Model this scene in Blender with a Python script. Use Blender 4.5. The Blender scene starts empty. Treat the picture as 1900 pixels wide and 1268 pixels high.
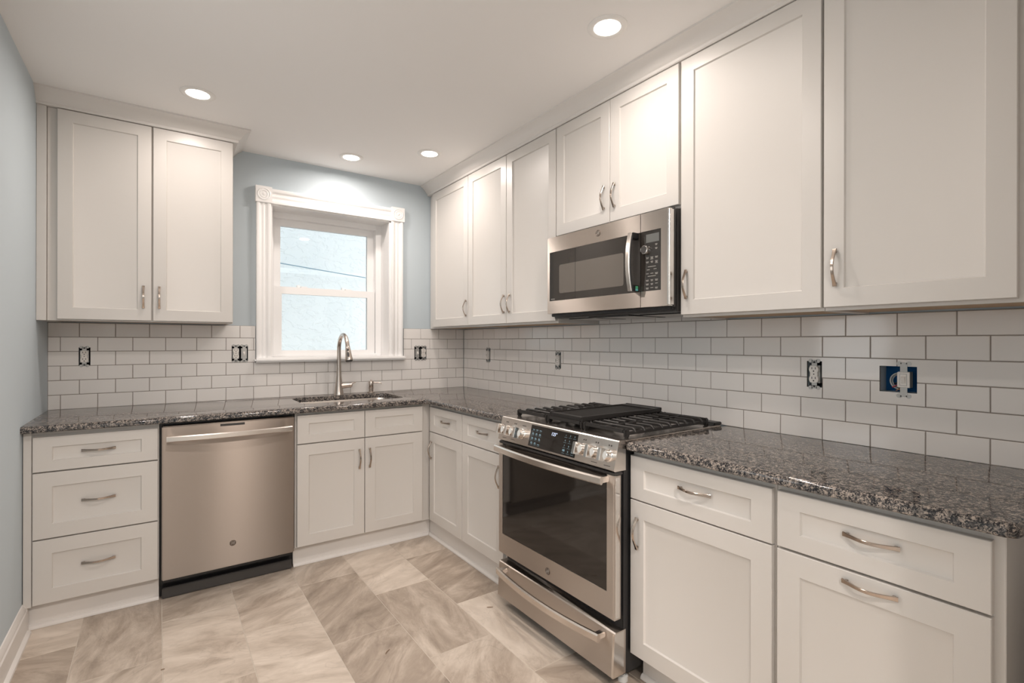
import bpy, bmesh, math, random
from mathutils import Vector, Matrix
random.seed(7)
PI = math.pi
C = bpy.context.scene.collection
S = bpy.context.scene

# ---------------------------------------------------------------- camera
cam_d = bpy.data.cameras.new('camera')
cam = bpy.data.objects.new('camera', cam_d)
C.objects.link(cam)
YAW, ROLL = 0.60973, 0.00179
cam_d.sensor_width = 36.0
cam_d.lens = 932.64 / 1900 * 36.0
cam_d.shift_x = (950 - 943.88) / 1900
cam_d.shift_y = (634.91 - 634.0) / 1900
cam_d.clip_start = 0.02
rv = Vector((math.cos(YAW), -math.sin(YAW), 0)); zv = Vector((0, 0, 1))
fv = Vector((math.sin(YAW), math.cos(YAW), 0))
R_ = rv * math.cos(ROLL) + zv * math.sin(ROLL)
U_ = -rv * math.sin(ROLL) + zv * math.cos(ROLL)
M4 = Matrix((R_, U_, -fv)).transposed().to_4x4()
M4.translation = Vector((-2.07091, -3.61266, 1.28369))
cam.matrix_world = M4
S.camera = cam

# ---------------------------------------------------------------- light and exposure
S.view_settings.view_transform = 'Standard'
S.view_settings.look = 'None'
S.view_settings.gamma = 1.0
S.view_settings.use_curve_mapping = False
S.view_settings.exposure = 0.17
S.cycles.max_bounces = 10
S.cycles.diffuse_bounces = 6
S.cycles.glossy_bounces = 5
S.cycles.transparent_max_bounces = 12
S.cycles.sample_clamp_indirect = 6.0
S.cycles.caustics_reflective = False
S.cycles.caustics_refractive = False
S.cycles.use_denoising = True
w = bpy.data.worlds.new('world'); S.world = w
w.use_nodes = True
bg = w.node_tree.nodes['Background']
bg.inputs[0].default_value = (0.99, 0.996, 1.0, 1)
bg.inputs[1].default_value = 2.4
LAMP_W = 4.7
LAMP_COL = (1.0, 0.893, 0.818)
LENS_E = 7.5

# ---------------------------------------------------------------- materials
def mat(name, col, rough=0.5, metal=0.0, coat=0.0, spec=0.5, emit=None, es=0):
    m = bpy.data.materials.new(name); m.use_nodes = True
    b = m.node_tree.nodes['Principled BSDF']
    b.inputs['Base Color'].default_value = (*col, 1)
    b.inputs['Roughness'].default_value = rough
    b.inputs['Metallic'].default_value = metal
    b.inputs['Coat Weight'].default_value = coat
    b.inputs['Specular IOR Level'].default_value = spec
    if emit:
        b.inputs['Emission Color'].default_value = (*emit, 1)
        b.inputs['Emission Strength'].default_value = es
    return m

def nd(m, typ, **kw):
    n = m.node_tree.nodes.new(typ)
    for k, v in kw.items():
        setattr(n, k, v)
    return n

def ln(m, a, b):
    m.node_tree.links.new(a, b)

def pb(m):
    return m.node_tree.nodes['Principled BSDF']

def noise_bump(m, scale, strength, dist=0.002, detail=3, stretch=None):
    tc = nd(m, 'ShaderNodeTexCoord'); mp = nd(m, 'ShaderNodeMapping')
    ln(m, tc.outputs['Object'], mp.inputs[0])
    if stretch: mp.inputs['Scale'].default_value = stretch
    n = nd(m, 'ShaderNodeTexNoise'); n.inputs['Scale'].default_value = scale; n.inputs['Detail'].default_value = detail
    ln(m, mp.outputs[0], n.inputs[0])
    b = nd(m, 'ShaderNodeBump'); b.inputs['Strength'].default_value = strength; b.inputs['Distance'].default_value = dist
    ln(m, n.outputs[0], b.inputs['Height']); ln(m, b.outputs[0], pb(m).inputs['Normal'])
    return n

MT = {}
MT['cab'] = mat('cabinet_white_paint', (0.64, 0.615, 0.585), 0.34)
MT['trimw'] = mat('white_trim_paint', (0.74, 0.715, 0.69), 0.36)
MT['wintrim'] = mat('daylight_lifted_window_trim', (0.86, 0.855, 0.85), 0.32)  # trim white raised in colour to stand in for daylight on the window
MT['blue'] = mat('pale_blue_wall_paint', (0.515, 0.585, 0.63), 0.75); noise_bump(MT['blue'], 260, 0.08)
MT['ceil'] = mat('ceiling_paint', (0.87, 0.86, 0.85), 0.85); noise_bump(MT['ceil'], 220, 0.06)
MT['tile'] = mat('white_glazed_tile', (0.84, 0.815, 0.79), 0.09, spec=0.55); noise_bump(MT['tile'], 14, 0.05, 0.004, 1)
MT['grout'] = mat('grey_grout', (0.30, 0.265, 0.24), 0.9)
MT['nickel'] = mat('satin_nickel', (0.47, 0.40, 0.345), 0.2, 1.0)
MT['faucet'] = mat('brushed_nickel', (0.56, 0.50, 0.45), 0.27, 1.0)
MT['chrome'] = mat('polished_steel', (0.78, 0.75, 0.72), 0.14, 1.0)
MT['black'] = mat('black_plastic', (0.012, 0.012, 0.013), 0.4)
MT['blackgl'] = mat('black_glass', (0.020, 0.017, 0.015), 0.05, spec=0.6)
MT['mwglass'] = mat('dark_tinted_glass', (0.030, 0.026, 0.023), 0.06, spec=0.7)
MT['mwscreen'] = mat('grey_screen_mesh', (0.14, 0.125, 0.11), 0.18, spec=0.6)
MT['dkgrey'] = mat('dark_grey_enamel', (0.05, 0.047, 0.045), 0.35)
MT['filter'] = mat('grey_filter_panel', (0.42, 0.40, 0.38), 0.4, 0.3)
MT['iron'] = mat('cast_iron', (0.022, 0.020, 0.019), 0.42); noise_bump(MT['iron'], 900, 0.15, 0.0005)
MT['wood'] = mat('bare_plywood', (0.52, 0.36, 0.22), 0.6)
MT['vinyl'] = mat('white_vinyl', (0.86, 0.86, 0.86), 0.3)
MT['lampwhite'] = mat('lamp_trim_white', (0.85, 0.84, 0.82), 0.4)
MT['lens'] = mat('lit_lens', (0.9, 0.9, 0.9), 0.5, emit=(1.0, 0.90, 0.80), es=LENS_E)
MT['device'] = mat('white_device_plastic', (0.80, 0.77, 0.73), 0.3)
MT['zinc'] = mat('zinc_plated_steel', (0.50, 0.50, 0.485), 0.5, 0.6)
MT['boxblue'] = mat('blue_box_plastic', (0.008, 0.09, 0.25), 0.6, spec=0.15)
MT['boxdark'] = mat('dark_box', (0.012, 0.012, 0.015), 0.7, spec=0.15)
MT['plaster'] = mat('bare_plaster_edge', (0.35, 0.32, 0.29), 0.9)
MT['redwire'] = mat('red_wire', (0.45, 0.03, 0.05), 0.5)
MT['copper'] = mat('copper_wire', (0.65, 0.33, 0.16), 0.35, 0.8)
MT['greywire'] = mat('grey_cable', (0.55, 0.55, 0.53), 0.5)
MT['led'] = mat('lit_digits', (0.1, 0.1, 0.1), 0.5, emit=(0.66, 0.76, 1.0), es=1.3)
MT['ledc'] = mat('lit_key_marks', (0.05, 0.05, 0.05), 0.5, emit=(0.36, 0.62, 0.72), es=0.45)
MT['greyink'] = mat('grey_printed_marks', (0.42, 0.40, 0.37), 0.5)
MT['darkink'] = mat('dark_printed_marks', (0.05, 0.045, 0.04), 0.5)
MT['badge'] = mat('dark_steel_badge', (0.17, 0.14, 0.12), 0.35, 0.8)
MT['lcd'] = mat('grey_display', (0.14, 0.145, 0.14), 0.2)
MT['green'] = mat('green_sticker', (0.10, 0.42, 0.22), 0.4)
MT['teal'] = mat('teal_sticker', (0.15, 0.48, 0.50), 0.4)
MT['cable'] = mat('grey_blue_cable', (0.22, 0.34, 0.42), 0.6)
MT['scrap'] = mat('brown_scrap', (0.26, 0.18, 0.12), 0.8)
MT['foot'] = mat('pale_plastic_foot', (0.62, 0.63, 0.62), 0.5)

def steel(name, col, rough, tangent=True):
    m = mat(name, col, rough, 1.0)
    b = pb(m)
    # faint horizontal brushing and broad finger smudges, in the gloss only
    tc = nd(m, 'ShaderNodeTexCoord'); mp = nd(m, 'ShaderNodeMapping')
    mp.inputs['Scale'].default_value = (4, 4, 160)
    ln(m, tc.outputs['Object'], mp.inputs[0])
    n = nd(m, 'ShaderNodeTexNoise'); n.inputs['Scale'].default_value = 1.0; n.inputs['Detail'].default_value = 1
    ln(m, mp.outputs[0], n.inputs[0])
    mr = nd(m, 'ShaderNodeMapRange'); mr.inputs['To Min'].default_value = rough - 0.006; mr.inputs['To Max'].default_value = rough + 0.006
    ln(m, n.outputs[0], mr.inputs[0]); ln(m, mr.outputs[0], b.inputs['Roughness'])
    if tangent:
        b.inputs['Anisotropic'].default_value = 1.0; b.inputs['Anisotropic Rotation'].default_value = 0.25
        tg = nd(m, 'ShaderNodeTangent'); tg.direction_type = 'RADIAL'; tg.axis = 'Z'
        ln(m, tg.outputs[0], b.inputs['Tangent'])
    return m
MT['steel'] = steel('brushed_stainless', (0.64, 0.58, 0.53), 0.34)
MT['steeldw'] = steel('brushed_stainless_dimmed', (0.30, 0.258, 0.225), 0.33)  # same stainless as above, colour darkened to stand in for dimmer reflections
MT['steelh'] = steel('brushed_stainless_bar', (0.76, 0.71, 0.665), 0.25, False)

def granite():
    m = mat('speckled_granite', (0.2, 0.2, 0.2), 0.07, spec=0.5)
    tc = nd(m, 'ShaderNodeTexCoord')
    nz = nd(m, 'ShaderNodeTexNoise'); nz.inputs['Scale'].default_value = 160; nz.inputs['Detail'].default_value = 4
    ln(m, tc.outputs['Object'], nz.inputs[0])
    mx = nd(m, 'ShaderNodeMix', data_type='VECTOR'); mx.inputs[0].default_value = 0.014
    ln(m, tc.outputs['Object'], mx.inputs[4]); ln(m, nz.outputs[1], mx.inputs[5])
    v = nd(m, 'ShaderNodeTexVoronoi'); v.inputs['Scale'].default_value = 330
    ln(m, mx.outputs[1], v.inputs[0])
    sp = nd(m, 'ShaderNodeSeparateColor'); ln(m, v.outputs['Color'], sp.inputs[0])
    n2 = nd(m, 'ShaderNodeTexNoise'); n2.inputs['Scale'].default_value = 75; n2.inputs['Detail'].default_value = 3
    ln(m, tc.outputs['Object'], n2.inputs[0])
    ad = nd(m, 'ShaderNodeMath', operation='ADD'); ln(m, sp.outputs[0], ad.inputs[0])
    sb = nd(m, 'ShaderNodeMath', operation='MULTIPLY_ADD'); ln(m, n2.outputs[0], sb.inputs[0])
    sb.inputs[1].default_value = 1.8; sb.inputs[2].default_value = -0.9
    ln(m, sb.outputs[0], ad.inputs[1])
    r = nd(m, 'ShaderNodeValToRGB'); e = r.color_ramp.elements
    e[0].position = 0.0; e[0].color = (0.010, 0.010, 0.012, 1)
    e[1].position = 1.0; e[1].color = (0.37, 0.315, 0.27, 1)
    for p, c in ((0.22, (0.018, 0.018, 0.021)), (0.40, (0.055, 0.052, 0.052)), (0.56, (0.115, 0.106, 0.10)), (0.74, (0.20, 0.175, 0.155)), (0.88, (0.31, 0.265, 0.23))):
        q = r.color_ramp.elements.new(p); q.color = (*c, 1)
    ln(m, ad.outputs[0], r.inputs[0]); ln(m, r.outputs[0], pb(m).inputs['Base Color'])
    return m
MT['granite'] = granite()

def floor_mat():
    m = mat('veined_stone_tile', (0.5, 0.45, 0.4), 0.32)
    uv = nd(m, 'ShaderNodeUVMap'); uv.uv_map = 'tile'
    mp = nd(m, 'ShaderNodeMapping'); mp.inputs['Scale'].default_value = (1.2, 3.4, 1)
    ln(m, uv.outputs[0], mp.inputs[0])
    n = nd(m, 'ShaderNodeTexNoise'); n.inputs['Scale'].default_value = 2.6; n.inputs['Detail'].default_value = 10; n.inputs['Roughness'].default_value = 0.68
    n.inputs['Distortion'].default_value = 0.55
    ln(m, mp.outputs[0], n.inputs[0])
    at = nd(m, 'ShaderNodeAttribute'); at.attribute_name = 'tint'
    a1 = nd(m, 'ShaderNodeMath', operation='MULTIPLY_ADD'); ln(m, at.outputs['Fac'], a1.inputs[0]); a1.inputs[1].default_value = 0.32; a1.inputs[2].default_value = -0.15
    a2 = nd(m, 'ShaderNodeMath', operation='ADD'); ln(m, n.outputs[0], a2.inputs[0]); ln(m, a1.outputs[0], a2.inputs[1])
    r = nd(m, 'ShaderNodeValToRGB'); e = r.color_ramp.elements
    e[0].position = 0.20; e[0].color = (0.22, 0.175, 0.135, 1)
    e[1].position = 0.80; e[1].color = (0.72, 0.635, 0.55, 1)
    q = e.new(0.42); q.color = (0.39, 0.32, 0.26, 1)
    q = e.new(0.58); q.color = (0.56, 0.48, 0.405, 1)
    ln(m, a2.outputs[0], r.inputs[0])
    # thin dark veins
    n3 = nd(m, 'ShaderNodeTexNoise'); n3.inputs['Scale'].default_value = 1.3; n3.inputs['Detail'].default_value = 5; n3.inputs['Distortion'].default_value = 1.6
    mp3 = nd(m, 'ShaderNodeMapping'); mp3.inputs['Scale'].default_value = (1.6, 3.2, 1); mp3.inputs['Location'].default_value = (3.1, 1.7, 0)
    ln(m, uv.outputs[0], mp3.inputs[0]); ln(m, mp3.outputs[0], n3.inputs[0])
    sb = nd(m, 'ShaderNodeMath', operation='SUBTRACT'); ln(m, n3.outputs[0], sb.inputs[0]); sb.inputs[1].default_value = 0.5
    ab = nd(m, 'ShaderNodeMath', operation='ABSOLUTE'); ln(m, sb.outputs[0], ab.inputs[0])
    mr = nd(m, 'ShaderNodeMapRange'); mr.inputs['From Min'].default_value = 0.0; mr.inputs['From Max'].default_value = 0.012
    mr.inputs['To Min'].default_value = 0.80; mr.inputs['To Max'].default_value = 1.0
    ln(m, ab.outputs[0], mr.inputs[0])
    mu = nd(m, 'ShaderNodeMix', data_type='RGBA', blend_type='MULTIPLY'); mu.inputs[0].default_value = 0.55
    ln(m, r.outputs[0], mu.inputs[6]); ln(m, mr.outputs[0], mu.inputs[7])
    ln(m, mu.outputs[2], pb(m).inputs['Base Color'])
    bp = nd(m, 'ShaderNodeBump'); bp.inputs['Strength'].default_value = 0.12; bp.inputs['Distance'].default_value = 0.002
    ln(m, n.outputs[0], bp.inputs['Height']); ln(m, bp.outputs[0], pb(m).inputs['Normal'])
    return m
MT['floor'] = floor_mat()
MT['fgrout'] = mat('pale_floor_grout', (0.56, 0.50, 0.43), 0.9)

def stucco():
    m = mat('white_stucco', (0.86, 0.87, 0.87), 0.9)
    tc = nd(m, 'ShaderNodeTexCoord'); mp = nd(m, 'ShaderNodeMapping'); mp.inputs['Scale'].default_value = (0.75, 1, 1.25)
    ln(m, tc.outputs['Object'], mp.inputs[0])
    n = nd(m, 'ShaderNodeTexNoise'); n.inputs['Scale'].default_value = 15; n.inputs['Detail'].default_value = 4; n.inputs['Distortion'].default_value = 0.6
    ln(m, mp.outputs[0], n.inputs[0])
    r = nd(m, 'ShaderNodeMapRange'); r.inputs['From Min'].default_value = 0.46; r.inputs['From Max'].default_value = 0.54
    ln(m, n.outputs[0], r.inputs[0])
    b = nd(m, 'ShaderNodeBump'); b.inputs['Strength'].default_value = 0.45; b.inputs['Distance'].default_value = 0.010
    ln(m, r.outputs[0], b.inputs['Height']); ln(m, b.outputs[0], pb(m).inputs['Normal'])
    return m
MT['stucco'] = stucco()

def glass():
    m = bpy.data.materials.new('clear_window_glass'); m.use_nodes = True
    nt = m.node_tree; nt.nodes.clear()
    o = nt.nodes.new('ShaderNodeOutputMaterial'); t = nt.nodes.new('ShaderNodeBsdfTransparent'); g = nt.nodes.new('ShaderNodeBsdfGlossy')
    g.inputs['Roughness'].default_value = 0.02; t.inputs[0].default_value = (0.96, 0.98, 0.98, 1)
    f = nt.nodes.new('ShaderNodeFresnel'); f.inputs[0].default_value = 1.45
    mx = nt.nodes.new('ShaderNodeMixShader')
    nt.links.new(f.outputs[0], mx.inputs[0]); nt.links.new(t.outputs[0], mx.inputs[1]); nt.links.new(g.outputs[0], mx.inputs[2])
    nt.links.new(mx.outputs[0], o.inputs[0])
    return m
MT['glass'] = glass()

# ---------------------------------------------------------------- geometry helpers
def FW(u, v, n): return (u, v, n)                      # world axes
def FB(u, v, n): return (u, -n, v)                     # facing the room from the back wall (u = x, v = z, n = out)
def FR(u, v, n): return (-n, -u, v)                    # facing the room from the right wall (u = -y, v = z, n = out)

class B:
    def __init__(s, f=FW):
        s.bm = bmesh.new(); s.f = f
    def vs(s, pts):
        return [s.bm.verts.new(s.f(*p)) for p in pts]
    def face(s, vl):
        try: return s.bm.faces.new(vl)
        except ValueError: return None
    def box(s, u0, u1, v0, v1, n0, n1, bev=0.0, seg=2):
        v = s.vs([(u0, v0, n0), (u1, v0, n0), (u1, v1, n0), (u0, v1, n0), (u0, v0, n1), (u1, v0, n1), (u1, v1, n1), (u0, v1, n1)])
        fs = [s.face([v[i] for i in q]) for q in ((3, 2, 1, 0), (4, 5, 6, 7), (0, 1, 5, 4), (1, 2, 6, 5), (2, 3, 7, 6), (3, 0, 4, 7))]
        if bev > 0:
            es = list({e for f in fs for e in f.edges})
            bmesh.ops.bevel(s.bm, geom=es, offset=bev, segments=seg, affect='EDGES', clamp_overlap=True)
        return s
    def loops(s, rings, cap0=True, cap1=True, closed=True):
        prev = None; first = None
        for r in rings:
            cur = s.vs(r)
            if prev:
                k = len(cur)
                for i in range(k if closed else k - 1):
                    s.face([prev[i], prev[(i + 1) % k], cur[(i + 1) % k], cur[i]])
            else: first = cur
            prev = cur
        if cap0: s.face(first[::-1])
        if cap1: s.face(prev)
        return s
    def prism(s, prof, axis, a0, a1):
        # prof: 2D points; axis: which local axis is extruded ('u','v','n')
        def P(p, a):
            return {'u': (a, p[0], p[1]), 'v': (p[0], a, p[1]), 'n': (p[0], p[1], a)}[axis]
        return s.loops([[P(p, a0) for p in prof], [P(p, a1) for p in prof]])
    def lathe(s, prof, o, axis='v', seg=24, cap0=True, cap1=True):
        rings = []
        for r, h in prof:
            ring = []
            for i in range(seg):
                a = 2 * PI * i / seg; c, d = r * math.cos(a), r * math.sin(a)
                ring.append({'v': (o[0] + c, o[1] + h, o[2] + d), 'n': (o[0] + c, o[1] + d, o[2] + h), 'u': (o[0] + h, o[1] + c, o[2] + d)}[axis])
            rings.append(ring)
        return s.loops(rings, cap0, cap1)
    def tube(s, pts, rad, seg=14, cap=True):
        pts = [Vector(p) for p in pts]; k = len(pts)
        if not hasattr(rad, '__len__'): rad = [rad] * k
        ref = None; rings = []
        for i, p in enumerate(pts):
            t = (pts[min(i + 1, k - 1)] - pts[max(i - 1, 0)]).normalized()
            if ref is None:
                ref = Vector((0, 0, 1)) if abs(t.z) < 0.9 else Vector((1, 0, 0))
            a = (ref - t * ref.dot(t)).normalized(); ref = a; b = t.cross(a)
            rings.append([tuple(p + a * (rad[i] * math.cos(2 * PI * j / seg)) + b * (rad[i] * math.sin(2 * PI * j / seg))) for j in range(seg)])
        return s.loops(rings, cap, cap)
    def ribbon(s, pts, wdir, wid, thk, rnd=0.25):
        # rectangular section with chamfered corners swept along pts
        pts = [Vector(p) for p in pts]; k = len(pts); wd = Vector(wdir); rings = []
        for i, p in enumerate(pts):
            t = (pts[min(i + 1, k - 1)] - pts[max(i - 1, 0)]).normalized()
            nn = t.cross(wd).normalized(); ww = wid[i] if hasattr(wid, '__len__') else wid; tt = thk[i] if hasattr(thk, '__len__') else thk
            c = rnd * min(ww, tt); a, b = ww / 2, tt / 2
            rings.append([tuple(p + wd * x + nn * y) for x, y in ((-a + c, -b), (a - c, -b), (a, -b + c), (a, b - c), (a - c, b), (-a + c, b), (-a, b - c), (-a, -b + c))])
        return s.loops(rings)
    def shaker(s, u0, u1, v0, v1, n0, n1, st=0.058, rl=None):
        rl = rl or st; c = 0.0016
        def r(a, b, n): return [(u0 + a, v0 + b, n), (u1 - a, v0 + b, n), (u1 - a, v1 - b, n), (u0 + a, v1 - b, n)]
        return s.loops([r(0, 0, n0), r(0, 0, n1 - c), r(c, c, n1), r(st, rl, n1), r(st + 0.0035, rl + 0.0035, n1 - 0.0065), r(st + 0.006, rl + 0.006, n1 - 0.0075)])

def finish(bm, name, m, parent=None, smooth=True, loc=None):
    bmesh.ops.recalc_face_normals(bm, faces=bm.faces)
    me = bpy.data.meshes.new(name)
    root = parent
    while root is not None and root.parent is not None: root = root.parent
    off = Vector(root.location) if root else (Vector(loc) if loc else Vector((0, 0, 0)))
    if off.length > 0: bmesh.ops.translate(bm, verts=bm.verts, vec=-off)
    bm.to_mesh(me); bm.free()
    if isinstance(m, str): m = MT[m]
    me.materials.append(m)
    if smooth:
        me.shade_smooth(); me.set_sharp_from_angle(angle=math.radians(32))
    o = bpy.data.objects.new(name, me); C.objects.link(o)
    if parent: o.parent = parent
    elif loc: o.location = loc
    return o

def part(name, b, m, parent, label=None, smooth=True):
    o = finish(b.bm, name, m, parent, smooth)
    if label: o['label'] = label
    return o

def tag(o, label, cat, group=None, kind=None):
    o['label'] = label; o['category'] = cat
    if group: o['group'] = group
    if kind: o['kind'] = kind
    return o

def thing(name, loc, label, cat, group=None):
    o = bpy.data.objects.new(name, None); o.location = loc; o.empty_display_size = 0.1
    C.objects.link(o); return tag(o, label, cat, group)

def solo(name, b, m, label, cat, loc=None, group=None):
    return tag(finish(b.bm, name, m, None, True, loc), label, cat, group)

def struct(name, b, m, smooth=False):
    o = finish(b.bm, name, m, None, smooth); o['kind'] = 'structure'; return o

def text_part(name, body, size, f, u, v, n, m, parent, shear=0.0, ext=0.0004, align='CENTER'):
    cu = bpy.data.curves.new('t', 'FONT'); cu.body = body; cu.size = size; cu.extrude = ext; cu.shear = shear
    cu.align_x = align; cu.align_y = 'CENTER'
    ob = bpy.data.objects.new('t', cu); C.objects.link(ob)
    dg = bpy.context.evaluated_depsgraph_get()
    me = bpy.data.meshes.new_from_object(ob.evaluated_get(dg))
    bpy.data.objects.remove(ob); bpy.data.curves.remove(cu)
    bm = bmesh.new(); bm.from_mesh(me); bpy.data.meshes.remove(me)
    for q in bm.verts: q.co = Vector(f(u + q.co.x, v + q.co.y, n + q.co.z))
    return finish(bm, name, m, parent, False)

def subtract(rect, holes):
    """axis-aligned rectangle minus rectangles -> list of rectangles"""
    out = [rect]
    for h in holes:
        nx = []
        for (a, b, c, d) in out:
            if h[0] >= b or h[1] <= a or h[2] >= d or h[3] <= c: nx.append((a, b, c, d)); continue
            if h[0] > a: nx.append((a, h[0], c, d))
            if h[1] < b: nx.append((h[1], b, c, d))
            m0, m1 = max(a, h[0]), min(b, h[1])
            if h[2] > c: nx.append((m0, m1, c, h[2]))
            if h[3] < d: nx.append((m0, m1, h[3], d))
        out = nx
    return [r for r in out if r[1] - r[0] > 0.002 and r[3] - r[2] > 0.002]

# ---------------------------------------------------------------- key dimensions
XL, ZC = -2.553, 2.505             # left wall plane, ceiling
YR = -6.4                          # rear wall behind the camera
PR, PC = 0.0785, 0.15673           # tile pitch
CT, CB = 0.914, 0.884              # countertop top and underside
WIN = (-1.461, -0.638, 1.150, 2.190)
OUT_B = {'single': (-2.426, -2.376, 1.150, 1.249), 'dl': (-1.686, -1.594, 1.156, 1.258), 'dr': (-0.439, -0.338, 1.144, 1.248)}
OUT_R = {'a': (0.347, 0.404, 1.132, 1.236), 'b': (1.166, 1.220, 1.116, 1.220), 'c': (2.674, 2.728, 1.112, 1.212), 'sw': (2.914, 3.020, 1.114, 1.203)}
HB, HR = list(OUT_B.values()), list(OUT_R.values())

# ---------------------------------------------------------------- the room shell
b = B()
b.box(XL - 0.1, 0.3, YR, 0.16, -0.06, -0.0012)
fl = struct('floor', b, 'fgrout')
# stone tiles laid in half-offset strips, all in the floor's own mesh
bm = bmesh.new(); bm.from_mesh(fl.data)
uvl = bm.loops.layers.uv.new('tile'); tl = bm.loops.layers.float_color.new('tint')
TL, TW, J = 0.617, 0.2965, 0.0016
xs = [-0.5705 - TW * k for k in range(-2, 8)]
for k, x1 in enumerate(xs):
    x0 = x1 - TW
    a, c = max(x0, XL), min(x1, 0.0)
    if c - a < 0.01: continue
    y = (-0.832 if k % 2 == 0 else -1.1405) + TL * 2
    while y > YR:
        ya, yb = max(y - TL, YR), min(y, 0.0)
        if yb > ya:
            ou, ov = random.uniform(-40, 40), random.uniform(-40, 40); an = random.choice([0.25, -0.35, 0.6, PI + 0.3, PI / 2 + 0.7, -0.8, 0.9, PI / 2 + 0.1])
            ti = random.random()
            P0 = [(a + J, ya + J), (c - J, ya + J), (c - J, yb - J), (a + J, yb - J)]
            ch = 0.0010
            P1 = [(a + J + ch, ya + J + ch), (c - J - ch, ya + J + ch), (c - J - ch, yb - J - ch), (a + J + ch, yb - J - ch)]
            lo = [bm.verts.new((*p, -0.0012)) for p in P0]; hi0 = [bm.verts.new((*p, -ch * 0.6)) for p in P0]; hi = [bm.verts.new((*p, 0.0)) for p in P1]
            fs = [bm.faces.new(hi)]
            for i in range(4):
                j = (i + 1) % 4
                fs += [bm.faces.new((hi0[i], hi0[j], hi[j], hi[i])), bm.faces.new((lo[i], lo[j], hi0[j], hi0[i]))]
            for f in fs:
                f.material_index = 1
                for l in f.loops:
                    px, py = l.vert.co.x, l.vert.co.y
                    l[uvl].uv = (math.cos(an) * px - math.sin(an) * py + ou, math.sin(an) * px + math.cos(an) * py + ov)
                    l[tl] = (ti, ti, ti, 1)
        y -= TL
bm.to_mesh(fl.data); bm.free(); fl.data.materials.append(MT['floor'])

b = B(); b.box(XL - 0.1, 0.3, YR - 0.1, 0.16, ZC, ZC + 0.12); struct('ceiling', b, 'ceil')
# left wall; an unseen window opening is added beside the camera for daylight fill
LW = (-2.15, -1.55, 0.95, 1.95)
b = B()
for r in subtract((YR - 0.1, 0.22, -0.06, ZC), [LW]):
    b.box(XL - 0.12, XL, r[0], r[1], r[2], r[3])
struct('wall_left', b, 'blue')
b = B()
for r in subtract(LW, [(LW[0] + 0.05, LW[1] - 0.05, LW[2] + 0.05, LW[3] - 0.05)]):
    b.box(XL - 0.10, XL - 0.03, r[0], r[1], r[2], r[3])
struct('added_fill_window', b, 'vinyl')
# back wall with the window opening and the electrical box openings
b = B(FB)
for r in subtract((XL, 0.16, -0.06, ZC), [(WIN[0] - 0.004, WIN[1] + 0.004, WIN[2], WIN[3])] + HB):
    b.box(r[0], r[1], r[2], r[3], -0.22, -0.008)
bmesh.ops.remove_doubles(b.bm, verts=b.bm.verts, dist=1e-5)
b.box(XL - 3.0, 3.0, ZC + 0.13, 4.6, -0.22, -0.10)  # unseen upper storey added to limit sky light on the stucco
struct('wall_back', b, 'blue')
b = B(FR)
for r in subtract((-0.008, -YR, -0.06, ZC), HR):
    b.box(r[0], r[1], r[2], r[3], -0.15, -0.008)
struct('wall_right', b, 'blue')
b = B(); b.box(XL, 0.008, YR - 0.1, YR, -0.06, ZC); struct('wall_rear', b, 'blue')
b = B(); b.box(-1.0, -0.007, -3.62, -3.50, 0.0, ZC); struct('wall_light_block', b, 'cab')   # unseen stub wall added to keep rear light off the cabinet end panel

# baseboard on the left wall
prof = [(0, 0), (0.016, 0), (0.016, 0.098), (0.012, 0.104), (0.012, 0.116), (0.007, 0.126), (0.004, 0.134), (0, 0.136)]
b = B()
b.loops([[(XL + p[0], y, p[1]) for p in prof] for y in (-0.604, YR)])
sh = [(XL + 0.016, 0.0), (XL + 0.030, 0.0), (XL + 0.029, 0.008), (XL + 0.024, 0.014), (XL + 0.016, 0.017)]
b.loops([[(p[0], y, p[1]) for p in sh] for y in (-0.604, YR)])
b.box(XL + 0.0003, XL + 0.016, -0.6045, -0.577, 0.0005, 0.113)
struct('baseboard_left', b, 'trimw', True)

# crown mouldings that run along the tops of the wall cabinets
CP = [(0.0, 2.4325), (0.022, 2.4325), (0.026, 2.436), (0.026, 2.447), (0.030, 2.450), (0.036, 2.4555), (0.048, 2.472), (0.064, 2.487), (0.076, 2.4935), (0.082, 2.4965), (0.082, ZC), (0.0, ZC)]
b = B()
b.loops([[(XL, -0.303 - d, z) for d, z in CP], [(-1.713 + d, -0.303 - d, z) for d, z in CP], [(-1.713 + d, 0.007, z) for d, z in CP]])
struct('trim_1', b, 'trimw', True)
b = B()
b.loops([[(-0.303 - d, 0.007, z) for d, z in CP], [(-0.303 - d, -3.347 - d, z) for d, z in CP], [(0.007, -3.347 - d, z) for d, z in CP]])
struct('trim_2', b, 'trimw', True)

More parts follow.
